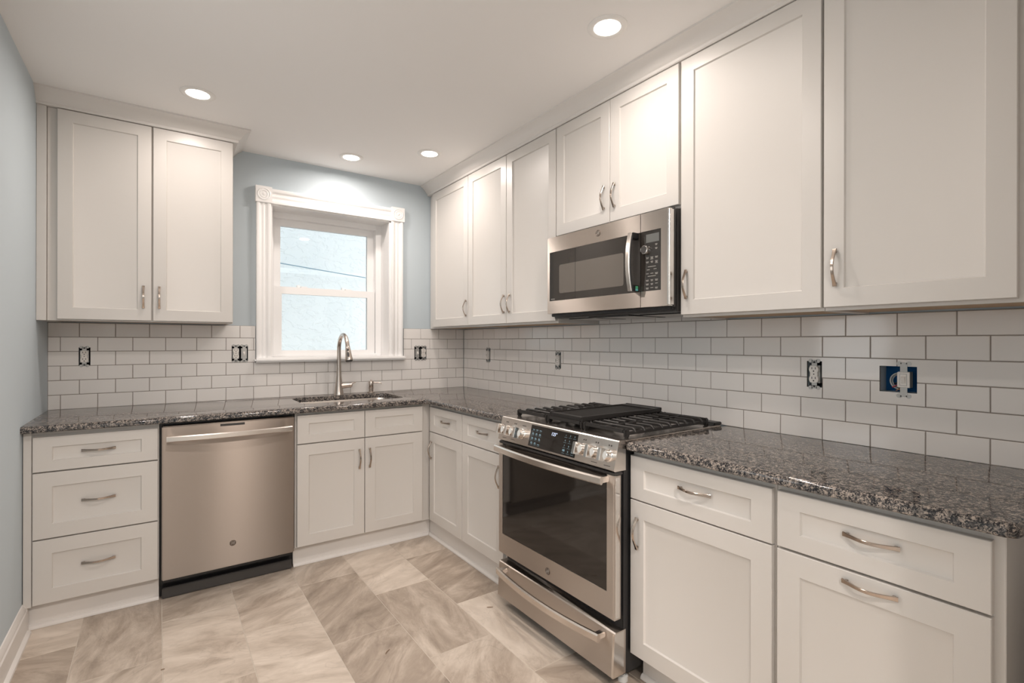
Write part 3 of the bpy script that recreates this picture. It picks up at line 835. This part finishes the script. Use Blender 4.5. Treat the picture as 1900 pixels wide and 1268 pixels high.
for k in range(17):
    u = g0 + 0.018 + k * (g1 - g0 - 0.036) / 16
    b.prism([(u - 0.004, 0.957), (u + 0.004, 0.957), (u + 0.0015, 0.9635), (u - 0.0015, 0.9635)], 'n', na + 0.055, nb - 0.022)
part('griddle', b, 'iron', t, 'black ridged griddle plate')
# sloped control panel
b = B(FR)
b.prism([(0.807, 0.640), (0.807, 0.698), (0.811, 0.703), (0.8135, 0.7035), (0.9155, 0.6768), (0.9190, 0.672), (0.9195, 0.640)], 'u', U0 - 0.001, U1 + 0.001)
cp = part('control_panel', b, 'steelh', t)
sl = math.hypot(0.102, 0.0267); sn, cs = 0.0267 / sl, 0.102 / sl
def FS(u, s_, m_): return FR(u, 0.8135 + cs * s_ + sn * m_, 0.7035 - sn * s_ + cs * m_)
b = B(FS); b.box(1.806, 2.113, 0.005, 0.099, -0.004, 0.0012, 0.0006); dp = part('display', b, 'blackgl', cp, 'black glass touch display')
text_part('temperature', '125°', 0.020, FS, 1.968, 0.078, 0.0013, 'led', dp, 0.12, 0.0002)
for r, row in enumerate(('123', '456', '789', ' 0 ')):
    for c, chh in enumerate(row):
        uu, ss = 2.043 + c * 0.0265, 0.084 - r * 0.0215
        if chh != ' ': text_part('key_digit', chh, 0.010, FS, uu, ss + 0.002, 0.0013, 'ledc', dp, 0, 0.0002)
for r in range(4):
    for c in range(3):
        b = B(FS)
        uu, ss = 2.043 + c * 0.0265, 0.084 - r * 0.0215
        b.box(uu - 0.0085, uu + 0.0085, ss - 0.0068, ss - 0.0060, 0.0012, 0.0015)
        if r == 3 and c != 1:
            for k in range(2): b.box(uu - 0.007, uu + 0.007, ss + 0.001 + k * 0.0045, ss + 0.004 + k * 0.0045, 0.0012, 0.0015)
        part('key_underline', b, 'ledc', dp)
        b = B(FS)
        ul, sl_ = 1.828 + c * 0.0245, 0.080 - r * 0.0205
        for k in range(1 if (r, c) in ((0, 0), (0, 1), (0, 2), (3, 2)) else 2): b.box(ul - 0.0075 + 0.001 * k, ul + 0.0065 - 0.002 * k, sl_ - 0.0012 + k * 0.0048, sl_ + 0.0012 + k * 0.0048, 0.0012, 0.0015)
        b.box(ul - 0.0085, ul + 0.0085, sl_ - 0.0062, sl_ - 0.0056, 0.0012, 0.0015)
        part('key_mark', b, 'ledc', dp)
KU = (1.617, 1.684, 1.752, 2.154, 2.222, 2.290)
for i, u in enumerate(KU):
    b = B(FS)
    if i != 2:
        for d in (-0.006, 0.005): b.box(u + d - 0.003, u + d + 0.003, 0.083, 0.089, -0.0005, 0.0004)
    else: b.box(u - 0.014, u + 0.014, 0.084, 0.087, -0.0005, 0.0004)
    if i in (0, 1, 4, 5): b.box(u - 0.016, u + 0.016, 0.010, 0.012, -0.0005, 0.0004)
    part('printed_mark', b, 'darkink', cp)
for i, u in enumerate(KU):
    b = B(FS); b.lathe([(0.0240, -0.001), (0.0240, 0.004), (0.0225, 0.006), (0.0215, 0.0075), (0.0205, 0.0085), (0.0205, 0.030), (0.0190, 0.0315)], (u, 0.048, 0), 'n', 32)
    kn = part('knob', b, 'chrome', cp)
    b = B(FS); b.box(u - 0.0085, u + 0.0085, 0.048 - 0.0235, 0.048 + 0.0235, 0.024, 0.056, 0.002); part('grip', b, 'chrome', kn)
# oven door
b = B(FR); b.box(U0 + 0.006, U1 - 0.004, 0.264, 0.800, 0.655, 0.690, 0.002)
od = part('oven_door', b, 'black', t)
DU0, DU1 = 1.5695, 2.3285
GL = (1.600, 2.289, 0.356, 0.792)
b = B(FR)
for r in subtract((DU0, DU1, 0.262, 0.792), [GL]):
    b.box(r[0], r[1], r[2], r[3], 0.668, 0.700, 0.0)
bmesh.ops.remove_doubles(b.bm, verts=b.bm.verts, dist=1e-5)
part('door_skin', b, 'steel', od)
b = B(FR); b.box(DU1 - 0.012, DU1 + 0.0005, 0.262, 0.792, 0.668, 0.7006, 0.006, 3); part('edge_trim', b, 'chrome', od)
b = B(FR); b.box(DU0 - 0.001, DU1 + 0.001, 0.7925, 0.803, 0.655, 0.702, 0.004); part('top_trim', b, 'dkgrey', od)
b = B(FR); b.box(GL[0], GL[1], GL[2], GL[3], 0.688, 0.6985, 0.001); part('oven_glass', b, 'blackgl', od, 'dark glass oven window')
badge(FR, 1.945, 0.302, 0.7003, 0.0150, od)
b = B(FR); pts = []
for i in range(21):
    s_ = -1 + i / 10.0; pts.append((1.951 + s_ * 0.352, 0.777, 0.742 + 0.022 * (1 - s_ * s_)))
b.ribbon(pts, (0, 1, 0), 0.030, 0.017, 0.3)
for sg in (-1, 1): b.box(1.951 + sg * 0.338 - 0.012, 1.951 + sg * 0.338 + 0.012, 0.766, 0.788, 0.698, 0.742, 0.003)
part('handle', b, 'steelh', od)
# storage drawer
b = B(FR); b.prism([(0.052, 0.640), (0.052, 0.706), (0.212, 0.697), (0.216, 0.692), (0.216, 0.640)], 'u', DU0, DU1); sd = part('storage_drawer', b, 'steel', t)
b = B(FR); b.prism([(0.053, 0.650), (0.053, 0.7075), (0.212, 0.6985), (0.212, 0.650)], 'u', DU1 - 0.009, DU1 + 0.0006); part('edge_trim', b, 'chrome', sd)
b = B(FR); pts = []
for i in range(21):
    s_ = -1 + i / 10.0; pts.append((1.951 + s_ * 0.335, 0.192 - 0.006 * (1 - s_ * s_), 0.738 + 0.024 * (1 - s_ * s_)))
b.ribbon(pts, (0, 1, 0), 0.033, 0.018, 0.3)
for sg in (-1, 1): b.box(1.951 + sg * 0.320 - 0.013, 1.951 + sg * 0.320 + 0.013, 0.182, 0.203, 0.698, 0.738, 0.003)
part('handle', b, 'steelh', sd)
for u in (U0 + 0.05, U1 - 0.03):
    for n in (0.10, 0.62):
        b = B(FR); b.lathe([(0.019, 0.0005), (0.019, 0.020), (0.010, 0.022), (0.010, 0.046)], (u, 0, n), 'v', 16); part('foot', b, 'foot', t)

# ---------------------------------------------------------------- over-the-range microwave
t = thing('microwave', (-0.2, -1.942, 1.41), 'stainless over the range microwave hung under the short wall cabinet', 'microwave')
b = B(FR); b.box(1.5535, 2.326, 1.409, 1.832, 0.004, 0.335, 0.002)
b.box(1.552, 2.3255, 1.428, 1.834, 0.345, 0.352, 0.001)
part('body', b, 'dkgrey', t)
MD = (1.5525, 2.1745, 1.432, 1.829)
b = B(FR)
for r in subtract(MD, [(1.570, 2.1745, 1.498, 1.752)]): b.box(r[0], r[1], r[2], r[3], 0.352, 0.382)
bmesh.ops.remove_doubles(b.bm, verts=b.bm.verts, dist=1e-5)
md = part('door', b, 'steel', t)
b = B(FR); b.box(1.570, 2.1745, 1.498, 1.752, 0.352, 0.3812, 0.001); gd = part('door_glass', b, 'mwglass', md, 'dark glass door panel')
rr = rounded([(1.645, 1.534), (2.080, 1.534), (2.080, 1.680), (1.645, 1.680)], [0.012] * 4)
b = B(FR); b.prism(rr, 'n', 0.3805, 0.38145); part('viewing_screen', b, 'mwscreen', gd)
b = B(FR); b.box(1.7655, 1.7675, 1.499, 1.7515, 0.3810, 0.3817); part('seam', b, 'black', gd)
text_part('wordmark', 'PROFILE', 0.0085, FR, 1.596, 1.5065, 0.3813, 'greyink', gd)
badge(FR, 1.923, 1.794, 0.3822, 0.0150, md)
b = B(FR); pts = []
for i in range(17):
    s_ = -1 + i / 8.0; pts.append((2.150, 1.626 + s_ * 0.124, 0.418 + 0.017 * (1 - s_ * s_)))
b.ribbon(pts, (1, 0, 0), 0.022, 0.008, 0.3)
mh = part('handle', b, 'steelh', md)
b = B(FR)
for sg in (-1, 1):
    b.box(2.139, 2.166, 1.626 + sg * 0.112 - 0.013, 1.626 + sg * 0.112 + 0.013, 0.3812, 0.417, 0.002)
pts = [(p[0], p[1], p[2] - 0.007) for p in pts]; b.ribbon(pts, (1, 0, 0), 0.024, 0.007, 0.3)
part('handle_mount', b, 'black', mh, 'black handle mounts')
b = B(FR); b.box(2.1662, 2.1667, 1.512, 1.523, 0.386, 0.402); part('sticker', b, 'green', mh, 'green energy sticker')
b = B(FR); b.box(2.1662, 2.1667, 1.503, 1.5115, 0.386, 0.402); part('sticker', b, 'teal', mh, 'teal lower half of the sticker')
MC = (2.1775, 2.3150, 1.432, 1.829)
b = B(FR)
for r in subtract(MC, [(2.1775, 2.282, 1.499, 1.752)]): b.box(r[0], r[1], r[2], r[3], 0.352, 0.382)
bmesh.ops.remove_doubles(b.bm, verts=b.bm.verts, dist=1e-5)
mc = part('control_panel', b, 'steel', t)
b = B(FR); b.box(2.309, 2.3245, 1.432, 1.829, 0.350, 0.3823, 0.005, 3); part('edge_trim', b, 'chrome', mc)
b = B(FR); b.box(2.1775, 2.282, 1.499, 1.752, 0.352, 0.3812, 0.001); kg = part('key_glass', b, 'mwglass', mc, 'black key panel')
b = B(FR); b.box(2.205, 2.272, 1.702, 1.737, 0.3808, 0.3815); part('display', b, 'lcd', kg, 'grey display strip')
b = B(FR); b.lathe([(0.0190, 0.381), (0.0190, 0.396), (0.0175, 0.399), (0.0155, 0.3995), (0.0150, 0.3985)], (2.207, 1.672, 0), 'n', 32); kb = part('dial', b, 'chrome', kg)
b = B(FR); b.lathe([(0.0148, 0.397), (0.0148, 0.3990)], (2.207, 1.672, 0), 'n', 28); part('dial_cap', b, 'dkgrey', kb)
def mark(u, v, w_, k=1):
    b = B(FR)
    for j in range(k): b.box(u - w_ / 2 + 0.0015 * (j % 2), u + w_ / 2 - 0.0015 * (j % 2), v - j * 0.0042 - 0.001, v - j * 0.0042 + 0.0008, 0.3811, 0.3815)
    part('key_mark', b, 'greyink', kg)
for v, k in ((1.692, 2), (1.676, 2)): mark(2.258, v, 0.012, k)
for v, ks in ((1.640, (2, 3, 2)), (1.622, (2, 2, 3)), (1.572, (1, 1, 2)), (1.545, (2, 2, 2)), (1.529, (2, 2, 1)), (1.508 + 0.004, (2, 1, 2))):
    for c, k in enumerate(ks): mark(2.212 + c * 0.0235, v, 0.013 if (c + k) % 2 else 0.015, k)
for v in (1.6005, 1.5605): mark(2.235, v, 0.042)
mark(2.217, 1.588, 0.015); mark(2.252, 1.589, 0.015)
# underside: vent lip, filters and lamp
b = B(FR); b.box(1.560, 2.318, 1.417, 1.430, 0.333, 0.362, 0.003); b.box(1.80, 2.06, 1.4035, 1.4095, 0.285, 0.325, 0.002); part('vent_lip', b, 'black', t)
for u0, u1 in ((1.60, 1.80), (1.83, 2.05), (2.08, 2.30)):
    b = B(FR); b.box(u0, u1, 1.4045, 1.4095, 0.05, 0.275, 0.0015); fo = part('filter', b, 'black', t)
    b = B(FR); b.box(u0 + 0.010, u1 - 0.010, 1.4035, 1.4050, 0.060, 0.265); part('filter_mesh', b, 'filter', fo)

# ---------------------------------------------------------------- electrical devices left without cover plates
def box_shell(F, r, m, depth=0.055):
    b = B(F); u0, u1, v0, v1 = r; k = 0.0015
    b.box(u0 - k, u1 + k, v0 - k, v1 + k, -depth - k, -depth)
    for q in subtract((u0, u1, v0, v1), [(u0 + k, u1 - k, v0 + k, v1 - k)]): b.box(q[0], q[1], q[2], q[3], -depth, -0.003)
    return b

def ears(b, u, v, sgn):
    # metal yoke end with two plaster ears and the mounting slot
    b.box(u - 0.010, u + 0.010, v - 0.0065, v + 0.0065, 0.0006, 0.0018, 0.0005)
    for d in (-0.0135, 0.0135): b.lathe([(0.0075, 0.0006), (0.0075, 0.0018)], (u + d, v + sgn * 0.003, 0), 'n', 14)

def receptacle(F, root, u, vc, n=0.0018):
    b = B(F)
    for sg in (-1, 1):
        b.box(u - 0.0095, u + 0.0095, vc + sg * 0.0385 - 0.006, vc + sg * 0.0385 + 0.006, 0.0006, 0.0018)
        ears(b, u, vc + sg * 0.0485, sg)
    b.box(u - 0.0185, u + 0.0185, vc - 0.0335, vc + 0.0335, -0.03, -0.002, 0.001)
    part('yoke', b, 'zinc', root)
    b = B(F)
    for sg in (-1, 1):
        c = vc + sg * 0.0185; ring = []
        for j in range(28):
            a = 2 * PI * j / 28; ring.append((u + 0.0168 * math.cos(a), c + max(-0.0138, min(0.0138, 0.0168 * math.sin(a)))))
        b.prism(ring, 'n', -0.004, n + 0.006)
    b.box(u - 0.0125, u + 0.0125, vc - 0.008, vc + 0.008, -0.004, n + 0.0035)
    o = part('receptacle', b, 'device', root)
    b = B(F)
    for sg in (-1, 1):
        c = vc + sg * 0.0185
        for d in (-0.0062, 0.0062): b.box(u + d - 0.0012, u + d + 0.0012, c + 0.0005, c + 0.0085, n + 0.0055, n + 0.0063)
        b.lathe([(0.0026, n + 0.0055), (0.0026, n + 0.0063)], (u, c - 0.0065, 0), 'n', 12)
    b.lathe([(0.0022, n + 0.003), (0.0022, n + 0.0042)], (u, vc, 0), 'n', 12)
    for sg in (-1, 1): b.lathe([(0.0042, 0.0018), (0.0042, 0.0026)], (u, vc + sg * 0.0465, 0), 'n', 12)
    part('slots', b, 'black', o)

def toggle(F, root, u, vc):
    b = B(F)
    for sg in (-1, 1): ears(b, u, vc + sg * 0.0485, sg)
    b.box(u - 0.0095, u + 0.0095, vc - 0.045, vc + 0.045, 0.0006, 0.0020)
    b.box(u - 0.016, u + 0.016, vc - 0.033, vc + 0.033, -0.03, -0.002)
    part('yoke', b, 'zinc', root)
    b = B(F); b.box(u - 0.0055, u + 0.0055, vc - 0.014, vc + 0.014, 0.0018, 0.0042, 0.0006)
    b.prism([(vc - 0.006, 0.004), (vc + 0.005, 0.004), (vc + 0.001, 0.0165), (vc - 0.0065, 0.0165)], 'u', u - 0.0042, u + 0.0042)
    o = part('toggle', b, 'device', root)
    for sg in (-1, 1):
        b = B(F); b.lathe([(0.0042, 0.0019), (0.0042, 0.0027)], (u, vc + sg * 0.0465, 0), 'n', 12); part('screw', b, 'black', root)

def outlet(F, key, r, label, devs, group=None):
    u, v = (r[0] + r[1]) / 2, (r[2] + r[3]) / 2
    t = thing('outlet_box' if len(devs) > 1 else 'wall_outlet', F(u, v, 0), label, 'outlet', group)
    part('electrical_box', box_shell(F, r, 'boxdark'), 'boxdark', t)
    for kind, uu in devs:
        (receptacle if kind == 'r' else toggle)(F, t, uu, v)
    return t
r = OUT_B['single']; outlet(FB, 'a', r, 'white duplex outlet without a cover plate in the tiles below the left wall cabinet', [('r', -2.402)])
r = OUT_B['dl']; outlet(FB, 'b', r, 'uncovered outlet and switch box in the tiles just left of the window', [('r', -1.663), ('t', -1.6165)])
r = OUT_B['dr']; outlet(FB, 'c', r, 'uncovered switch and outlet box in the tiles between the window and the corner', [('t', -0.4135), ('r', -0.3625)])
r = OUT_R['a']; outlet(FR, 'd', r, 'uncovered outlet in the right hand tiles nearest the corner', [('r', 0.3745)])
r = OUT_R['b']; outlet(FR, 'e', r, 'uncovered outlet in the tiles just left of the microwave and range', [('r', 1.192)])
r = OUT_R['c']; outlet(FR, 'f', r, 'uncovered white outlet in the tiles right of the range, left of the blue box', [('r', 2.7015)])
r = OUT_R['sw']
t = thing('switch_box', FR(2.97, 1.158, 0), 'blue electrical box with loose wires and one white switch in the right hand tiles', 'switch box')
part('electrical_box', box_shell(FR, r, 'boxblue', 0.06), 'boxblue', t)
b = B(FR); us, vc = 2.984, 1.158
for sg in (-1, 1):
    ears(b, us, vc + sg * 0.0515, sg); b.box(us - 0.010, us + 0.010, vc + sg * 0.04 - 0.013, vc + sg * 0.04 + 0.013, 0.0006, 0.0020)
b.box(us - 0.0165, us + 0.0165, vc - 0.0270, vc + 0.0270, -0.028, 0.0015)
part('yoke', b, 'zinc', t)
b = B(FR); b.box(us - 0.0175, us + 0.0175, vc - 0.0255, vc + 0.0255, 0.0015, 0.0055, 0.001); o = part('switch_body', b, 'device', t)
b = B(FR); b.box(us - 0.0105, us + 0.0105, vc - 0.0200, vc + 0.0200, 0.0050, 0.0062); part('bezel', b, 'zinc', o)
b = B(FR); b.box(us - 0.0085, us + 0.0085, vc - 0.0180, vc + 0.0180, 0.0060, 0.0068); b.prism([(vc - 0.012, 0.0066), (vc + 0.013, 0.0066), (vc + 0.006, 0.013), (vc - 0.010, 0.0095)], 'u', us - 0.005, us + 0.005); part('toggle', b, 'device', o)
b = B(FR); pts = [(2.974 - 0.036 * math.sin(q) * 1.0, 1.152 + 0.029 * math.cos(q), -0.022 + 0.003 * math.sin(3 * q)) for q in [i * PI / 14 for i in range(15)]]
b.tube(pts, 0.0024, 10); b.tube([(p[0] + 0.004, p[1] * 0.9 + 0.1152, p[2] - 0.006) for p in pts], 0.0022, 10)
part('cable', b, 'greywire', t)
b = B(FR); b.tube([(2.978, 1.151, -0.012), (2.962, 1.138, -0.010), (2.948, 1.130, -0.012)], 0.0019, 8); part('wire', b, 'redwire', t, 'red wire')
b = B(FR); b.tube([(2.982, 1.130, -0.010), (2.970, 1.126, -0.010), (2.958, 1.119, -0.014)], 0.0014, 8); part('wire', b, 'copper', t, 'copper wire')
for k in range(4):
    b = B(FR); b.tube([(2.985, 1.160 - k * 0.006, -0.016 - 0.003 * k), (2.966, 1.150 - k * 0.008, -0.014), (2.950 + k * 0.005, 1.140 - k * 0.006, -0.022)], 0.0020, 8); part('wire', b, 'black', t, 'black wire')

# ---------------------------------------------------------------- recessed ceiling lights
def downlight(x, y, label, shown=True):
    t = thing('recessed_light', (x, y, ZC), label, 'ceiling light', 'recessed ceiling lights')
    b = B(); b.lathe([(0.050, -0.0005), (0.052, -0.004), (0.062, -0.0075), (0.072, -0.0055), (0.0765, -0.0015), (0.0765, 0.0)], (x, y, ZC), 'n', 40, False, False)
    part('trim_ring', b, 'lampwhite', t)
    b = B(); b.lathe([(0.0525, -0.0030), (0.040, -0.0038), (0.0, -0.0042)], (x, y, ZC), 'n', 40, False, False)
    bmesh.ops.remove_doubles(b.bm, verts=b.bm.verts, dist=1e-6)
    part('lens', b, 'lens', t, 'glowing lens')
    ld = bpy.data.lights.new('lamp', 'AREA'); ld.shape = 'DISK'; ld.size = 0.10; ld.energy = LAMP_W; ld.color = LAMP_COL; ld.spread = math.radians(172)
    lo = bpy.data.objects.new('lamp', ld); C.objects.link(lo); lo.parent = t; lo.location = (0, 0, -0.009)
downlight(-0.645, -2.234, 'recessed ceiling light nearest the camera, above the range')
downlight(-1.910, -0.704, 'recessed ceiling light in front of the left wall cabinet')
downlight(-1.022, -0.287, 'recessed ceiling light directly above the window')
downlight(-0.628, -0.647, 'recessed ceiling light near the right corner of the window wall')
downlight(-1.91, -2.234, 'recessed ceiling light overhead outside the view, nearer the left wall')
downlight(-1.25, -2.234, 'recessed ceiling light overhead outside the view, in the middle of the room')
# two unseen fill lamps added behind the camera, shaped as flush fixtures
def added_fill_light(x, y, watts, label):
    t = thing('added_fill_light', (x, y, ZC), label, 'ceiling light')
    b = B(); b.lathe([(0.17, 0.0), (0.17, -0.03), (0.165, -0.034), (0.155, -0.034)], (x, y, ZC), 'n', 40, False, False); part('rim', b, 'lampwhite', t)
    b = B(); b.lathe([(0.156, -0.033), (0.10, -0.036), (0.0, -0.037)], (x, y, ZC), 'n', 40, False, False)
    bmesh.ops.remove_doubles(b.bm, verts=b.bm.verts, dist=1e-6); part('diffuser', b, 'lens', t, 'glowing diffuser')
    ld = bpy.data.lights.new('lamp', 'AREA'); ld.shape = 'DISK'; ld.size = 0.16; ld.energy = watts; ld.color = LAMP_COL; ld.spread = math.radians(172)
    lo = bpy.data.objects.new('lamp', ld); C.objects.link(lo); lo.parent = t; lo.location = (0, 0, -0.045)
added_fill_light(-1.30, -4.15, 42.0, 'large round fill lamp, added unseen overhead, behind the camera to its right')
added_fill_light(-2.25, -4.60, 30.0, 'large round fill lamp, added unseen overhead, behind the camera to its left')

# ---------------------------------------------------------------- scraps left on the floor
for x, y, a, l in ((-1.293, -1.624, 0.7, 0.032), (-0.757, -1.571, -0.5, 0.030), (-2.056, -1.232, 0.2, 0.012)):
    b = B(); pts = [(x + math.cos(a) * l * s_ * 0.5 + 0.004 * s_ * s_, y + math.sin(a) * l * s_ * 0.5, 0.0022 + 0.001 * (1 - s_ * s_)) for s_ in (-1, -0.5, 0, 0.5, 1)]
    b.tube(pts, [0.0012, 0.0019, 0.0021, 0.0018, 0.001], 8)
    lab = {-1.293: 'small brown scrap lying on the floor in front of the sink cabinet doors', -0.757: 'small brown scrap lying on the floor by the lower left of the range', -2.056: 'tiny brown crumb on the floor tiles in front of the dishwasher'}[x]
    solo('scrap', b, 'scrap', lab, 'debris', (x, y, 0))
